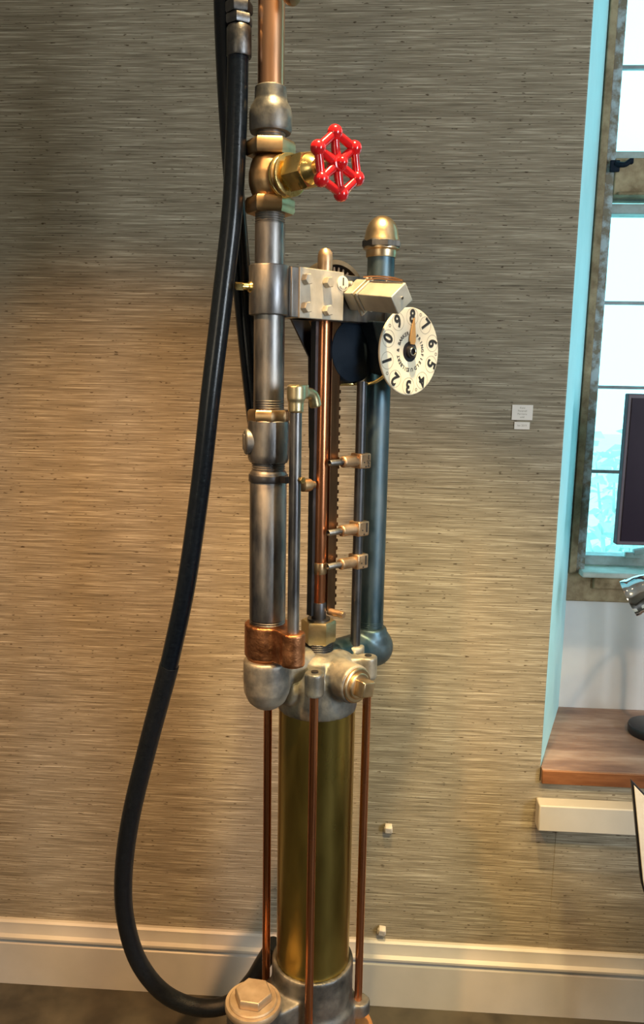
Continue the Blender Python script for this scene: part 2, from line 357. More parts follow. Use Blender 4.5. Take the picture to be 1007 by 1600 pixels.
mb = MB().box((.70, DR+.026, 1.022), (.06, .012, .016)).cyl(.009, 0, .03, frame((.69, DR+.024, 1.030), (1, 0, .2)))
mb.build('casement_stay', M['frame_paint'], win, bevel=.002)
MB().box(((XI+WB)/2, TH-.01, HEAD-.01), (WB-XI+.1, .1, .06)).build('window_head', M['stone'], win)

# outside the window
g = MB().box((3, 14, -.55), (30, 27, .1)); tag(g.build('lawn', M['lawn']), 'overexposed lawn outside beyond the window glass', 'lawn', kind='structure')
random.seed(4)
def shrub(x, y, z0, h, rr, label):
    r = empty('garden_shrub', (x, y, z0), 0, label, 'shrub')
    mb = MB(); rnd = random.Random(int(x*100))
    tips = []
    for k in range(7):
        a = rnd.uniform(0, 6.28); q = rnd.uniform(.3, 1)*rr
        t = Vector((q*math.cos(a), q*math.sin(a), h*rnd.uniform(.6, 1))); tips.append(t)
        mb.tube([(0, 0, 0), t*.45+Vector((0, 0, h*.12)), t], lambda s: .022*(1-s)+.004, seg=6, res=5)
    mb.build('stem', M['bark'], r)
    lf = MB()
    for k in range(420):
        t = rnd.choice(tips)*rnd.uniform(.45, 1.05)+Vector((rnd.gauss(0, .1), rnd.gauss(0, .1), rnd.gauss(0, .1)))
        fm = frame(t, (rnd.uniform(-1, 1), rnd.uniform(-1, 1), rnd.uniform(-.2, 1)), (rnd.uniform(-1, 1), rnd.uniform(-1, 1), .1))
        s = rnd.uniform(.04, .07)
        lf.add([(-s, 0, 0), (0, -s*.45, .006), (s, 0, 0), (0, s*.45, .006)], [(0, 1, 2, 3)], fm)
    o = lf.build('foliage', M['leaf'], r); o['kind'] = 'stuff'
shrub(1.55, 3.2, -.5, 1.55, .35, 'pale green shrub outside seen through the lower panes left of the display')

# ------------------------------------------------------------------ the pump
pump = empty('oil_pump', (AX.x, AX.y, .242), A45, 'antique iron and brass lever oil pump with red handwheel and round white dial', 'pump')
def part(mb, name, mat, parent=None, label=None, **kw):
    base = parent or pump
    mb.v = [(x, y, z-.242) for x, y, z in mb.v]
    return mb.build(name, mat, base, label=label, **kw)
uL, uR = -.1131, .1288
LP = Matrix.Translation(P(uL, 0, 0)); RP = Matrix.Translation(P(uR, 0, 0)); CP = Matrix.Translation(P(0, 0, 0))
zl = lambda y: zat(uL, 0, y); zr = lambda y: zat(uR, 0, y); zc = lambda y: zat(0, 0, y)

# -- left column, top to bottom
part(MB().cyl(.0195, zl(150), 2.34, LP), 'copper_pipe', M['copper'])
a, b2, c2, d2 = zl(137), zl(160), zl(172), zl(206)
part(MB().lathe([(.0215, a+.001), (.0235, a-.001), (.0240, b2+.004), (.0250, b2), (.0300, c2+.003), (.0318, c2-.006), (.0318, d2+.003), (.0300, d2-.002)], LP), 'coupling', M['iron_grey'], label='grey bell shaped coupling below the copper pipe')
part(MB().thread(.0222, zl(222), zl(204), LP), 'threaded_nipple', M['steel'])
part(MB().thread(.0228, zl(352), zl(333), LP).cyl(.0228, zl(420), zl(351), LP), 'upper_pipe', M['steel'])
zv = 1.7535
valve = part(MB().lathe([(.020, zl(245)), (.0262, zl(248)), (.0292, zl(256)), (.0325, zl(272)), (.0325, zl(288)), (.0295, zl(300)), (.0255, zl(310)), (.022, zl(312))], LP)
     .lathe([(.024, 0), (.024, .026), (.029, .030), (.029, .040), (.020, .042)], frame(P(uL, 0, zv), VD)), 'globe_valve', M['bronze'], remesh=.0022, smooth=3, label='bronze globe valve body')
part(MB().nut(.0375, zl(245), zl(221), LP, rot=.35), 'valve_nut', M['bronze'], valve)
part(MB().nut(.0375, zl(335), zl(310), LP, rot=.35), 'valve_nut', M['bronze'], valve)
VM = frame(P(uL, 0, zv), VD, UD)
part(MB().cyl(.0305, .032, .038, VM, c=.002).cyl(.0265, .038, .046, VM, c=.002).cyl(.0305, .046, .050, VM, c=.0015).cyl(.020, .05, .06, VM), 'valve_flange', M['brass'], valve)
part(MB().nut(.0275, .056, .094, VM, rot=.25).lathe([(.021, .094), (.016, .104), (.012, .108)], VM), 'valve_bonnet', M['brass'], valve)
part(MB().cyl(.0062, .10, .150, VM, 20), 'valve_stem', M['bronze_light'], valve)
# handwheel: six balls, rim rods, spokes and hub
hv, hz = LU(527, 256, uL)
HM = frame(P(uL, hv, hz), VD, UD)
hw = MB(); R6 = .0390; pts = []
for k in range(6):
    t = math.radians(90+10+60*k); pts.append(Vector((R6*math.cos(t), R6*math.sin(t), .002)))
for k in range(6):
    hw.ball(.0106, HM @ pts[k])
    hw.tube([pts[k], pts[(k+1) % 6]], .0060, seg=12, smooth=False, M=HM)
    hw.tube([Vector((0, 0, .001)), pts[k]*.5+Vector((0, 0, -.001)), pts[k]], lambda q_: .0074-.002*q_, seg=12, M=HM)
hw.cyl(.0115, -.010, .009, HM, c=.003).ball(.0085, HM @ Vector((0, 0, .010)))
part(hw, 'handwheel', M['red'], valve, label='red six ball handwheel')

# -- clamp, cross bar and what is bolted to it
zt, zb = 1.6285, 1.553
cl = part(MB().cyl(.0315, zl(493), zl(415), LP, c=.002), 'pipe_clamp', M['steel'], label='steel clamp collar on the left pipe')
sd = Vector((-1, .35, .0)).normalized(); sm = frame(P(uL, 0, zl(450)) + sd*.018, sd)
part(MB().lathe([(.013, .002), (.010, .012), (.0072, .016)], sm).cyl(.0052, .014, .026, sm).nut(.0066, .024, .036, sm, 4, .4), 'set_screw', M['brass'], cl)
part(MB().cyl(.0238, zl(640), zl(490), LP).thread(.0243, zl(646), zl(624), LP), 'column_pipe', M['steel'])
part(MB().box((-.0665, -.0135, (zt+zb)/2), (.060, .039, zt-zb)), 'bar_web', M['steel'], bevel=.002)
bar = MB().box((.035, -.013, (zt+zb)/2-.001), (.228, .034, zt-zb-.002)).cyl(.030, zb+.004, zt-.003, RP, c=.002)
bar.box((.131, -.017, (zt+zb)/2-.001), (.044, .034, zt-zb-.004))
part(bar, 'cross_bar', M['steel'], bevel=.003)
pl = part(MB().box((-.037, -.0335, (zt+zb)/2), (.092, .006, zt-zb)), 'bolted_plate', M['plate'], bevel=.0012, label='nickel plated cover plate with four bolts')
for px, py in ((482, 436), (515, 441), (481, 480), (514, 485)):
    u, z = LV(px, py, .043); mm = frame(P(u, .036, z), VD, UD)
    part(MB().nut(.0088, 0, .011, mm, 6, .2, ch=.25).cyl(.0084, -.001, .0014, mm, 24), 'bolt', M['plate'], pl)
ub, zbd = LV(536, 443, .037)
BM = frame(P(ub, .0360, zbd), VD, UD)
bd = MB().cyl(.0118, -.002, .0022, BM, 40, c=.0006)
bd.text('1', .0165, BM @ Matrix.Translation((0, .0022, .0024)), 1, offset=.0006)
for k, ch in enumerate('GALLON'):
    t = math.radians(222+k*19.5); bd.text(ch, .0040, BM @ Matrix.Translation((.0090*math.cos(t), .0090*math.sin(t), .0024)) @ Matrix.Rotation(t+math.pi/2, 4, 'Z'), 1, offset=.00012)
part(bd, 'gallon_badge', [M['enamel'], M['ink']], label='round white badge reading 1 GALLON')
us, zs = LV(549, 444, .036)
sf = frame(P(us, .0350, zs), VD, UD)
part(MB().lathe([(.0050, -.004), (.0048, .002), (.003, .0045), (0, .0052)], sf, 20), 'bar_screw', M['plate'])
# counter box rolled over on its axis
cv, cz = LU(560, 468, .033); BX = frame(P(.033, .030, 1.597), Vector((0, -1, -.115)), Vector((math.cos(.70), 0, math.sin(.70))))
cb = part(MB().prism([(-.0185, -.016), (.0185, -.016), (.0185, .016), (-.0185, .016)], .038, .112, BX), 'counter_box', M['plate'], bevel=.0015, label='tilted nickel counter box wired to the bar')
part(MB().prism([(-.019, -.0165), (.019, -.0165), (.019, .0165), (-.019, .0165)], .003, .024, BX), 'box_mount', M['plate'], cb, bevel=.0015)
part(MB().prism([(-.0205, -.026), (.022, -.026), (.022, .0185), (-.0205, .0185)], .024, .029, BX).prism([(-.0205, -.0185), (.022, -.0185), (.022, .0185), (-.0205, .0185)], .034, .038, BX).prism([(-.018, -.015), (.018, -.015), (.018, .015), (-.018, .015)], .028, .035, BX), 'box_flange', M['plate'], cb, bevel=.001)
wr = MB().tube([(.019, .021, .022), (.020, .023, .05), (.020, .022, .085), (.018, .0195, .108)], .0013, seg=8, M=BX).tube([(.016, .0185, .03), (.017, .021, .06), (.018, .019, .104)], .0013, seg=8, M=BX)
part(wr, 'seal_wire', M['copper'], cb, label='copper seal wire')
wr = MB().tube([(-.018, -.024, .030), (-.010, -.021, .033), (-.004, -.027, .036), (.003, -.021, .034), (.010, -.027, .036), (.016, -.022, .04), (.012, -.028, .034), (0, -.029, .032)], .0011, seg=8, M=BX)
part(wr, 'seal_wire', M['nickel'], cb, label='twisted bright seal wire')
part(MB().nut(.0028, .111, .1135, BX @ Matrix.Translation((0, .001, 0)), 6), 'box_screw', M['chrome'], cb)

# -- gear, drum and housing behind the bar
GM = frame(P(.0565, -.040, 1.587), VD, UD)
gd = MB(); ng = 60
for k in range(ng):
    t0, t1 = 2*math.pi*k/ng, 2*math.pi*(k+1)/ng
    q = [(r*math.cos(t), r*math.sin(t)) for r, t in ((.064, t0), (.0715, t0), (.0715, t1), (.064, t1))]
    gd.prism(q, -.014, .010, GM)
gp = part(gd, 'gear_guard', M['bronze_light'])
gt = MB().cyl(.050, -.008, .004, GM)
for k in range(34):
    t = 2*math.pi*k/34; c0, s0 = math.cos(t), math.sin(t)
    gt.prism([(.049*c0+.0033*s0, .049*s0-.0033*c0), (.060*c0+.0016*s0, .060*s0-.0016*c0), (.060*c0-.0016*s0, .060*s0+.0016*c0), (.049*c0-.0033*s0, .049*s0+.0033*c0)], -.008, .006, GM)
part(gt, 'pinion_gear', M['tan'])
part(MB().cyl(.0655, -.016, -.012, GM), 'gear_backplate', M['iron_dark'])
DM = frame(P(.063, 0, 1.508), VD, UD)
part(MB().lathe([(.030, -.05), (.053, -.045), (.055, -.040), (.055, .004), (.052, .009), (.040, .012), (.020, .020), (.010, .021)], DM), 'gear_drum', M['iron_dark'], label='dark round gear drum below the bar')
# housing that carries the dial
hs = MB()
prof = [(.070, zb+.004), (.150, zb+.004), (.150, 1.535), (.158, 1.512), (.150, 1.478), (.128, 1.464), (.108, 1.470), (.092, 1.490), (.084, 1.520)]
q = len(prof); hs.add([(u, y, z) for y in (.006, -.044) for u, z in prof], [tuple(range(q)), tuple(range(2*q-1, q-1, -1))] + [(i, q+i, q+(i+1) % q, (i+1) % q) for i in range(q)])
dv, dz = LU(640, 549.5, uR)
DI = frame(P(uR, dv, dz), VD, UD)
hs.lathe([(.030, -.045), (.030, -.012), (.024, -.003), (.022, -.002)], DI)
part(hs, 'gear_housing', M['iron_dark'], bevel=.003)
# triangular bracket left of the rack
tr = [LV(*p_, -.030) for p_ in ((455, 497), (484, 558), (485, 700), (496, 700), (520, 497))]
mb = MB(); q = len(tr); mb.add([(u, y, z) for y in (.030, .034) for u, z in tr], [tuple(range(q)), tuple(range(2*q-1, q-1, -1))] + [(i, q+i, q+(i+1) % q, (i+1) % q) for i in range(q)])
part(mb, 'rack_bracket', M['dark_steel'])
part(MB().tube([P(.030, .0, zat(.03, 0, 601)), P(.066, .006, zat(.066, .006, 600)), P(.088, .030, zat(.088, .030, 598)), P(.108, .046, zat(.108, .046, 580)), P(.112, .050, zat(.112, .050, 560))], .0026, seg=10), 'strap_wire', M['brass'])

# -- the dial
RD = .0725
dl = part(MB().lathe([(RD-.002, -.003), (RD, -.002), (RD, .0012), (RD-.0012, .0022), (.0185, .0022), (.0165, .0010)], DI, 96), 'dial', M['enamel'], label='round cream dial numbered 0 to 9')
mk = MB(); T = lambda x, y, z=.0025: DI @ Matrix.Translation((x, y, z))
def ring(mb, cx, cy, r, wd, z, mi, seg=40):
    vs = []
    for i in range(seg):
        t = 2*math.pi*i/seg; vs += [(cx+r*math.cos(t), cy+r*math.sin(t), z), (cx+(r+wd)*math.cos(t), cy+(r+wd)*math.sin(t), z)]
    mb.add(vs, [(2*i, 2*i+1, (2*i+3) % (2*seg), (2*i+2) % (2*seg)) for i in range(seg)], DI, mi)
ROT = 2.0
for k, ch in enumerate('8765432109'):
    t = math.radians(90-36*k-ROT); x, y = .79*RD*math.cos(t), .79*RD*math.sin(t)
    mk.text(ch, .0300, T(x, y) @ Matrix.Rotation(t-math.pi/2, 4, 'Z'), 0, offset=.0011, sx=.92)
    ring(mk, x, y, .0138, .0006, .0024, 1)
    if k in (0, 2, 4, 6, 8):
        t2 = t-math.radians(18); mk_x, mk_y = .905*RD*math.cos(t2), .905*RD*math.sin(t2)
        ring(mk, mk_x, mk_y, .0016, .0013, .0024, 1, 14)
for body, a0, a1 in (('GILBERT & BARKER', 258, 105), ('SPRINGFIELD', 72, -62), ('US', -80, -96)):
    for i, ch in enumerate(body):
        t = math.radians(a0+(a1-a0)*i/(len(body)-1))
        mk.text(ch, .0086, T(.415*RD*math.cos(t), .415*RD*math.sin(t)) @ Matrix.Rotation(t-math.pi/2, 4, 'Z'), 0, offset=.00025)
part(mk, 'dial_numerals', [M['ink'], M['line_ink']], dl)
hb = MB().cyl(.0168, -.004, .0018, DI, 40).lathe([(.0105, .0018), (.0100, .008), (.0075, .010), (.0045, .010), (.0045, .007), (0, .007)], DI, 32)
part(hb, 'dial_hub', M['black'], dl)
part(MB().tube([(.0062*math.cos(t*math.pi/12)-.0015, .0062*math.sin(t*math.pi/12), .0101) for t in range(25)], .0009, seg=8, smooth=False, M=DI), 'hub_ring', M['nickel'], dl)
ph = math.radians(-3)
part(MB().prism([(-.0046, .012), (-.0068, .017), (-.0070, .022), (-.0052, .033), (-.0012, .0535), (0, .056), (.0012, .0535), (.0052, .033), (.0070, .022), (.0068, .017), (.0046, .012)], .0050, .0066, DI @ Matrix.Rotation(ph, 4, 'Z')), 'pointer', M['pointer'], dl, label='orange bronze pointer at number eight')

# -- right column
rt = zr(403)
cap = [(.0255, zr(403)), (.0262, zr(401)), (.0265, zr(392)), (.0315, zr(390)), (.0320, zr(378)), (.0300, zr(374))]
zc0, zc1 = zr(374), zr(333)-.004
for k in range(1, 11):
    t = k/10*math.pi/2; cap.append((.0282*math.cos(t) if k < 10 else 0, zc0+.006+(zc1-zc0-.006)*math.sin(t)))
cp = part(MB().lathe(cap, RP), 'pipe_cap', M['bronze_light'], label='domed bronze cap on the right pipe')
part(MB().nut(.0345, zr(389), zr(376), RP, 8, .3), 'cap_band', M['steel'], cp)
part(MB().cyl(.0235, zr(985), zr(400), RP).thread(.0242, zr(985), zr(968), RP), 'return_pipe', M['blue_steel'], label='blue grey pipe on the right side')
ze = zr(1010)
part(MB().lathe([(.029, zr(978)+.001), (.0305, zr(978)-.001), (.0312, zr(985)), (.034, zr(995))], RP).ball(.0375, P(uR+.010, 0, ze-.002)).cyl(.035, -.13, 0, frame(P(uR+.010, 0, ze-.004), UD)).cyl(.0345, ze-.01, zr(990), Matrix.Translation(P(uR+.003, 0, 0))), 'pipe_elbow', M['blue_steel'], remesh=.003, smooth=16)

# -- lower left column
un = part(MB().lathe([(.0300, zl(722)), (.0325, zl(716)), (.0330, zl(709)), (.0330, zl(664)), (.0322, zl(658)), (.0300, zl(656))], LP), 'union_body', M['steel'])
bm = frame(P(uL, 0, zl(690)), (-1, .55, 0))
part(MB().lathe([(.0205, .02), (.0205, .036), (.018, .039)], bm).box((0, 0, .034), (.014, .026, .014), bm), 'union_boss', M['iron_grey'], un, bevel=.002)
part(MB().nut(.0335, zl(659), zl(640), LP, 8, .25), 'union_nut', M['bronze'], label='octagonal bronze nut on the left column')
part(MB().thread(.0268, zl(737), zl(719), LP), 'lower_nipple', M['steel'])
part(MB().lathe([(.0270, zl(735)), (.0296, zl(739)), (.0296, zl(965))], LP).thread(.0296, zl(986), zl(963), LP), 'delivery_pipe', M['steel'], label='thick steel pipe of the left column')
st = part(MB().cyl(.0315, zl(752), zl(741), LP, c=.001).box((uL+.005, -.036, zl(746)), (.012, .016, zl(741)-zl(752)-.001)), 'pipe_strap', M['dark_steel'])
vs_, zs_ = LU(460, 985, uL); vS = .0665
SP = Matrix.Translation(P(uL, vS, 0)); zsm = lambda y: zat(uL, vS, y)
part(MB().cyl(.0094, zsm(990), zsm(636), SP, 24), 'drain_tube', M['steel'], label='thin steel tube beside the thick left pipe')
part(MB().cyl(.004, 0, .010, frame(P(uL+.003, vS+.006, zsm(749)), VD), 14).nut(.0055, .006, .010, frame(P(uL+.003, vS+.006, zsm(749)), VD), 6), 'strap_screw', M['brass'], st)
tp = MB().lathe([(.0112, zsm(645)), (.0118, zsm(643)), (.0118, zsm(628)), (.0138, zsm(624)), (.0142, zsm(604)), (.0130, zsm(602)), (.0, zsm(602))], SP, 28)
tp.box((uL+.006, -vS, zsm(611)), (.022, .022, .020))
tp.tube([P(uL+.005, vS, zsm(616)), P(uL+.022, vS, zsm(614)), P(uL+.034, vS, zsm(619)), P(uL+.040, vS, zsm(636))], lambda s: .0085+.001*s, seg=18)
part(tp, 'spout_tap', M['pale_brass'], remesh=.0016, smooth=4, label='small brass drip spout on the thin tube')
uk, zk = LV(480, 758, .0)
km = frame(P(uk-.006, .0, zk), UD)
part(MB().lathe([(.007, -.006), (.0105, -.004), (.0115, .004), (.0105, .012), (.006, .016), (.006, .022)], km, 24), 'bracket_bolt', M['bronze'])
# figure-eight copper block
fb = MB(); zf0, zf1 = zl(1022), zl(972)
for v_, r_ in ((0, .0375), (vS, .0195)):
    fb.cyl(r_, zf0, zf1, Matrix.Translation(P(uL, v_, 0)), 48)
fb.prism([(uL-.018, 0), (uL-.0165, -vS), (uL+.0165, -vS), (uL+.020, 0)], zf0, zf1)
fb.cyl(.033, zl(1034), zf0+.005, LP)
part(fb, 'tube_block', M['cast_copper'], remesh=.0024, smooth=5, label='copper coloured block joining both left tubes')
zq = zl(1062)
eb = MB().lathe([(0, zl(1103)-.004), (.018, zl(1102)-.002), (.031, zl(1094)), (.0385, zl(1078)), (.0395, zl(1062)), (.0395, zl(1032)), (.0360, zl(1027))], LP)
eb.cyl(.031, 0, .09, frame(P(uL, 0, zq+.008), UD))
part(eb, 'inlet_elbow', M['cast'], remesh=.003, smooth=6)

# -- pump head casting
ht = zc(1014)
hd = MB().lathe([(.070, zc(1103)), (.071, zc(1095)), (.071, .944), (.067, .962), (.056, ht-.008), (.040, ht-.001), (.036, ht)], CP, 48)
hd.cyl(.031, -.08, .08, frame(P(0, 0, .941), UD)).cyl(.066, .940, .970, CP)
pv, pz = .098, .957
hd.cyl(.0335, 0, pv, frame(P(0, 0, pz), VD))
hd.cyl(.026, .02, .09, frame(P(0, 0, .946), -VD))
LUG = .0622
for a in (-1, 1):
    for b in (-1, 1):
        lm = Matrix.Translation(P(a*LUG, b*LUG, 0))
        hd.cyl(.0165, .943, .984, lm)
        t = math.atan2(-b, a)
        hd.prism([(.02*math.cos(t)+.014*math.sin(t), .02*math.sin(t)-.014*math.cos(t)), (.088*math.cos(t)+.014*math.sin(t), .088*math.sin(t)-.014*math.cos(t)), (.088*math.cos(t)-.014*math.sin(t), .088*math.sin(t)+.014*math.cos(t)), (.02*math.cos(t)-.014*math.sin(t), .02*math.sin(t)+.014*math.cos(t))], .948, .982)
hd.cyl(.017, .955, zat(.071, .02, 1008), Matrix.Translation(P(.071, .02, 0)))
head = part(hd, 'pump_head', M['cast'], remesh=.003, smooth=8, label='grey cast iron head with four lugs')
lg = MB()
for a in (-1, 1):
    for b in (-1, 1): part(MB().cyl(.0062, .97, .9856, Matrix.Translation(P(a*LUG, b*LUG, 0)), 20), 'lug_hole', M['black'], head)
PM = frame(P(0, pv, pz), VD, UD)
part(MB().lathe([(.030, -.002), (.030, .003), (.0285, .005), (.024, .005)], PM).cyl(.0225, .0, .010, PM, c=.002).nut(.0190, .008, .030, PM, 4, .60, ch=.25), 'drain_plug', M['bronze_light'], head, bevel=.0012, label='bronze square head plug')
# gland nut on top
gn = part(MB().nut(.0305, zc(1002), zc(968), CP, 6, .25), 'gland_nut', M['pale_brass'], label='hexagonal brass gland nut')
part(MB().thread(.0268, zc(1018), zc(1000), CP), 'gland_thread', M['dark_steel'], gn)
part(MB().cyl(.020, zc(970), zc(966)+.001, CP), 'packing_ring', M['dark_steel'], gn)

# -- piston rod and rack
rod = part(MB().lathe([(.0100, zc(975)), (.0115, zc(968)), (.0115, zc(400)), (.0105, zc(394)), (.007, zc(389)), (0, zc(387.5))], CP, 32), 'piston_rod', M['red_copper'])
part(MB().cyl(.0126, zc(896), zc(878), CP, 32, c=.001), 'rod_collar', M['bronze'], rod)
part(MB().cyl(.0128, zc(973), zc(940), CP, 32, c=.0015), 'rod_socket', M['dark_steel'], rod)
part(MB().lathe([(.0118, zc(425)), (.0122, zc(421)), (.0122, zc(401)), (.0108, zc(394)), (.0070, zc(389)), (0, zc(387))], CP, 32), 'rod_end', M['tan'], rod, label='tan rounded rod end above the bar')
rk = MB(); za, zb2 = zc(955), zb+.01
rk.box((.0215, 0, (za+zb2)/2), (.019, .016, zb2-za))
z = za+.006
while z < zb2-.10:
    rk.prism([(.0305, -.006), (.0370, -.005), (.0370, .005), (.0305, .006)], z, z+.006); z += .0142
part(rk, 'toothed_rack', M['rack'], bevel=.0006)
part(MB().box((-.0145, .006, (zc(960)+zb)/2), (.006, .012, zb-zc(960))), 'guide_strip', M['dark_steel'])
pm = frame(P(.018, .006, zat(.018, .006, 955)), (.15, -1, .0))
part(MB().lathe([(.0062, 0), (.0062, .030), (.0050, .034), (0, .0345)], pm, 20), 'rack_pin', M['tan'])
# stop rod with three stops
US, VS2 = .071, .020; SR = Matrix.Translation(P(US, VS2, 0)); zst = lambda y: zat(US, VS2, y)
part(MB().cyl(.0088, zst(1010), zst(596), SR, 24), 'stop_rod', M['dark_steel'])
for i, py in enumerate((719.5, 825, 876)):
    zz = zst(py); h = .013
    s_ = part(MB().box((US+.002, -VS2, zz), (.026, .026, .026)).cyl(.0098, 0, .034, frame(P(US-.010, VS2+.002, zz), -UD), 24), 'stop_clamp', M['tan'], bevel=.0025)
    part(MB().lathe([(.0055, 0), (.0055, .030), (.0050, .031), (.0042, .031), (.0042, .027), (0, .027)], frame(P(US-.042, VS2+.002, zz), -UD), 20), 'stop_pin', M['steel'], s_)
    fm = frame(P(US+.004, VS2+.0131, zz), VD, UD)
    k = MB()
    if i == 0: k.text('1', .011, fm @ Matrix.Translation((.004, .006, .0004)), offset=.0003).box((.004, 0, .0003), (.008, .0012, .0006), fm).text('2', .011, fm @ Matrix.Translation((.004, -.0065, .0004)), offset=.0003)
    else: k.box((.004, .002, .0003), (.0032, .016, .0008), fm)
    k.cyl(.0013, -.001, .0005, fm @ Matrix.Translation((-.006, -.002, 0)), 12).cyl(.0016, -.001, .0005, fm @ Matrix.Translation((-.002, -.0095, 0)), 12)
    part(k, 'stop_marking', M['ink'], s_)

# -- cylinder, tie rods and base
part(MB().cyl(.068, .372, zc(1100), CP, 64), 'cylinder', M['old_brass'], label='tall tarnished brass pump cylinder')
for a in (-1, 1):
    for b in (-1, 1):
        part(MB().cyl(.0074, .300, .946, Matrix.Translation(P(a*LUG, b*LUG, 0)), 20), 'tie_rod', M['red_copper'])
bs = MB().lathe([(.078, .242), (.084, .248), (.082, .300), (.0765, .312), (.0765, .386), (.0755, .389), (.067, .389), (.067, .372)], CP, 64)
for a in (-1, 1):
    for b in (-1, 1):
        t = math.atan2(-b, a)
        bs.cyl(.0195, .275, .302, Matrix.Translation(P(a*.0645, b*.0645, 0)))
        bs.prism([(.05*math.cos(t)+.0195*math.sin(t), .05*math.sin(t)-.0195*math.cos(t)), (.09*math.cos(t)+.0195*math.sin(t), .09*math.sin(t)-.0195*math.cos(t)), (.09*math.cos(t)-.0195*math.sin(t), .09*math.sin(t)+.0195*math.cos(t)), (.05*math.cos(t)-.0195*math.sin(t), .05*math.sin(t)+.0195*math.cos(t))], .275, .300)
ubx = LV(396, 1562, 0)[0]; zbx = .372
bs.cyl(.047, .243, zbx-.012, Matrix.Translation(P(ubx, 0, 0)), 48)
bs.prism([(ubx, -.034), (-.03, -.050), (-.03, .050), (ubx, .034)], .278, .352)
base = part(bs, 'base_casting', M['iron_grey'], remesh=.003, smooth=5)
QM = Matrix.Translation(P(ubx, 0, 0))
part(MB().lathe([(.0480, zbx-.014), (.0500, zbx-.011), (.0500, zbx-.003), (.0485, zbx), (.043, zbx), (.043, zbx+.002), (.041, zbx+.004), (.030, zbx+.004)], QM, 56), 'boss_washer', M['cap_tan'], base)
part(MB().nut(.0335, zbx+.003, zbx+.020, QM, 6, .15, ch=.10), 'boss_bolt', M['cap_tan'], base, bevel=.001, label='large hexagonal bronze bolt head')

# -- knob at the very top
vk, zk2 = LU(457, -3, uL)
kt = MB().lathe([(.004, -.05), (.0045, -.01), (.009, 0), (.0125, .007), (.0125, .016), (.009, .021), (0, .022)], frame(P(uL, vk-.010, zk2+.010), VD + Vector((0, 0, -.75))), 24)
part(kt, 'valve_knob', M['bronze'])

# pedestal under the pump
pd = MB().lathe([(.14, 0), (.14, .03), (.122, .045), (.112, .06), (.112, .225), (.110, .238), (.105, .242), (0, .242)], None, 64)
o = pd.build('pedestal', M['plinth']); o.location = (AX.x+.010, AX.y-.010, 0)
tag(o, 'round orange oak pedestal under the pump base', 'pedestal')

# ------------------------------------------------------------------ hoses
def hose_pts(lst): return [PY(x, y, Y) for x, y, Y in lst]
h1 = hose_pts([(372, 88, -.44), (370, 190, -.44), (363, 330, -.44), (346, 480, -.44), (329, 620, -.44), (312, 770, -.43), (290, 920, -.42), (262, 1050, -.40), (230, 1170, -.38), (204, 1280, -.36), (193, 1370, -.34), (197, 1440, -.32), (218, 1505, -.30), (258, 1553, -.28), (310, 1574, -.27), (358, 1568, -.26), (392, 1535, -.25), (412, 1503, -.25), (430, 1475, -.26)])
hr = empty('fuel_hose', h1[0], 0, 'black rubber hose looping from the top fitting down to the pump base', 'hose')
o0 = h1[0]
def hpart(mb, name, mat, **kw):
    mb.v = [tuple(Vector(p)-o0) for p in mb.v]; return mb.build(name, mat, hr, **kw)
hpart(MB().tube([h1[0]+Vector((0, 0, .02))]+h1[:8], .0158, seg=20, res=10), 'hose_line', M['rubber'])
hpart(MB().tube([h1[7]*.96+h1[6]*.04]+h1[7:], .0170, seg=20, res=10), 'hose_sleeve', M['matte_rubber'], label='slightly thicker matte lower length of hose')
f0 = PY(374, 40, -.44); top = Matrix.Translation((f0.x, f0.y, 0))
zf = lambda y: PY(374, y, -.44).z
hpart(MB().lathe([(.0172, zf(90)), (.0182, zf(88)), (.0182, zf(46)), (.0165, zf(42)), (.013, zf(40))], top, 28), 'hose_ferrule', M['dark_fit'])
hpart(MB().nut(.0200, zf(40), zf(25), top, 6, .5).cyl(.014, zf(27), zf(20), top), 'hose_nut', M['dark_fit'])
hpart(MB().nut(.0200, zf(22), zf(4), top, 6, .3).cyl(.0155, zf(5), zf(-60), top), 'hose_nut', M['dark_fit'])
h2 = hose_pts([(349, -40, -.400), (352, 60, -.400), (358, 180, -.400), (369, 330, -.395), (381, 470, -.385), (391, 570, -.375), (400, 650, -.365), (412, 740, -.360), (418, 860, -.360), (418, 960, -.360), (418, 1000, -.36)])
o = MB().tube(h2, .0155, seg=20, res=8).build('drain_hose', M['rubber'])
tag(o, 'black rubber hose running behind the left steel column, partly hidden', 'hose')

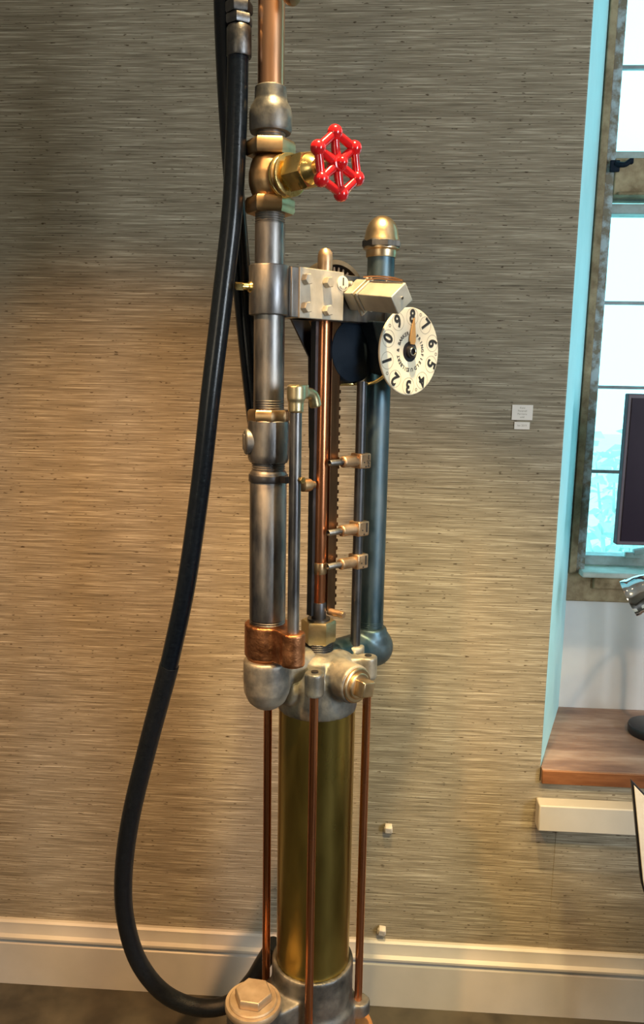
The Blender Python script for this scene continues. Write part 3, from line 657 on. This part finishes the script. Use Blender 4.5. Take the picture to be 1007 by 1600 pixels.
# ------------------------------------------------------------------ small things on the wall
def card(cx, cy, w_, h_, lines, name, label):
    c = PY(cx, cy, 0); mb = MB()
    mb.box((0, 0, 0), (w_, .0016, h_)); fm = frame((0, -.0010, 0), (0, -1, 0), (1, 0, 0))
    n = len(lines)
    for i, s in enumerate(lines): mb.text(s, h_/(n+1.6), fm @ Matrix.Translation((0, h_*(.5-(i+.95)/(n+.9)), 0)), 1)
    o = mb.build(name, [M['card'], M['pale_ink']]); o.location = (c.x, -.0012, c.z)
    return tag(o, label, 'label card', 'caption cards on the wallpaper')
card(816.5, 644.5, .0425, .031, ['Kent', 'Paramall', 'Parristre', 'sold'], 'caption_card', 'larger white caption card on the wallpaper with faint lines of text')
card(816, 665, .0315, .0150, ['lot 2019'], 'price_card', 'smaller white card directly below the larger caption card')
def peg(px, py, s, label, rz):
    c = PY(px, py, 0)
    mb = MB().prism([(-.0085, -.007), (.0085, -.007), (.0085, .010), (-.0075, .010)], 0, .016, frame((0, 0, 0), (0, -1, -.25), (1, 0, 0)))
    mb.prism([(-.0105, -.011), (.0105, -.011), (.0095, .002), (-.0095, .002)], 0, .010, frame((0, 0, 0), (0, -1, 0), (1, 0, 0)))
    o = mb.build('wall_peg', M['peg'], bevel=.002); o.location = (c.x, -.0002, c.z); o.rotation_euler = (0, rz, 0)
    return tag(o, label, 'wall peg', 'pale pegs on the lower wall')
peg(607, 1291, 1, 'small pale square peg on the wallpaper, higher of the two', 0)
peg(597, 1450, 1, 'small pale square peg just above the baseboard', .1)

# ------------------------------------------------------------------ things at the window
mc = PY(983, 615, .05); X0 = mc.x; Z1, Z0 = 1.439, 1.113
mon = empty('display_monitor', (X0+.28, .05, SILL), 0, 'dark flat display standing on the sill before the window', 'monitor')
def mpart(mb, name, mat, **kw):
    mb.v = [(x-(X0+.28), y-.05, z-SILL) for x, y, z in mb.v]; return mb.build(name, mat, mon, **kw)
mpart(MB().box((X0+.28, .062, (Z0+Z1)/2), (.56, .024, Z1-Z0)), 'casing', M['bezel'], bevel=.002)
mpart(MB().box((X0+.280, .049, (Z0+Z1)/2), (.544, .003, Z1-Z0-.018)), 'screen', M['screen'])
mpart(MB().cyl(.014, SILL+.012, Z0+.05, Matrix.Translation((X0+.28, .095, 0)), 20), 'pole', M['black'])
mpart(MB().cyl(.09, SILL, SILL+.014, Matrix.Translation((X0+.28, .095, 0)), 40, c=.003), 'foot', M['black'])
# chrome lamp
lc = PY(1004, 927, -.02)
la = empty('desk_lamp', (.72, .17, SILL), 0, 'chrome dome lamp at the right edge in front of the window ledge', 'lamp')
def lpart(mb, name, mat, **kw):
    mb.v = [(x-.72, y-.17, z-SILL) for x, y, z in mb.v]; return mb.build(name, mat, la, **kw)
LM = frame(lc, (-.82, .22, -.50)) @ Matrix.Scale(1.22, 4)
lpart(MB().lathe([(0, -.036), (.008, -.0352), (.016, -.032), (.0225, -.0265), (.0275, -.019), (.0305, -.010), (.0318, 0), (.0318, .014), (.0332, .016), (.0332, .024), (.0315, .024), (.030, .010), (.029, -.006), (.020, -.024), (0, -.031)], LM, 48), 'lamp_shade', M['chrome'])
lpart(MB().tube([LM @ Vector((0, 0, -.045)), Vector((.69, .05, lc.z+.06)), Vector((.72, .14, lc.z-.05)), Vector((.72, .17, SILL+.01))], .006, seg=12), 'lamp_arm', M['chrome'])
bxx = PY(1002, 1098, .25)
lpart(MB().cyl(.060, SILL, SILL+.022, Matrix.Translation((.72, .20, 0)), 40, c=.004).cyl(.02, SILL+.02, SILL+.05, Matrix.Translation((.72, .17, 0)), 24), 'lamp_base', M['black'])

# chair at the right edge
A_ = PY(987, 1218, -.30); B_ = PY(1003, 1387, -.34)
chr_ = empty('shell_chair', (.80, -.42, 0), 0, 'cream shell chair with dark edge cut off by the right side', 'chair')
def cpart(mb, name, mat, **kw):
    mb.v = [(x-.80, y+.42, z) for x, y, z in mb.v]; return mb.build(name, mat, chr_, **kw)
p0 = A_; p1 = B_
ex = Vector((.62, -.16, -.60)).normalized()          # top edge runs down to the right
def shell(th, inset, off):
    e2 = (p1-p0).normalized(); L = (p1-p0).length; n = ex.cross(e2).normalized()
    if n.y > 0: n = -n
    out = [(inset, inset*1.1), (.46, inset), (.46, L+.03-inset)]
    for k in range(7):
        t = math.radians(90+k*15); out.append((.05+(.05-inset)*math.cos(t)*1.0, L-.02+(.05-inset)*math.sin(t)))
    P3 = [p0+ex*a+e2*b for a, b in out]; q = len(P3)
    vs = [tuple(p+n*off) for p in P3]+[tuple(p+n*(off+th)) for p in P3]
    return MB().add(vs, [tuple(range(q)), tuple(range(2*q-1, q-1, -1))]+[(i, q+i, q+(i+1) % q, (i+1) % q) for i in range(q)])
cpart(shell(.008, 0, -.008), 'shell_back', M['black'], bevel=.001)
cpart(shell(.004, .005, 0), 'back_pad', M['cream'], bevel=.001)
cpart(MB().box((.86, -.46, .43), (.44, .40, .035)), 'seat', M['cream'], bevel=.012)
for sx in (.69, 1.03):
    for sy in (-.62, -.30): cpart(MB().cyl(.011, 0, .42, Matrix.Translation((sx, sy, 0)), 16), 'leg', M['black'])
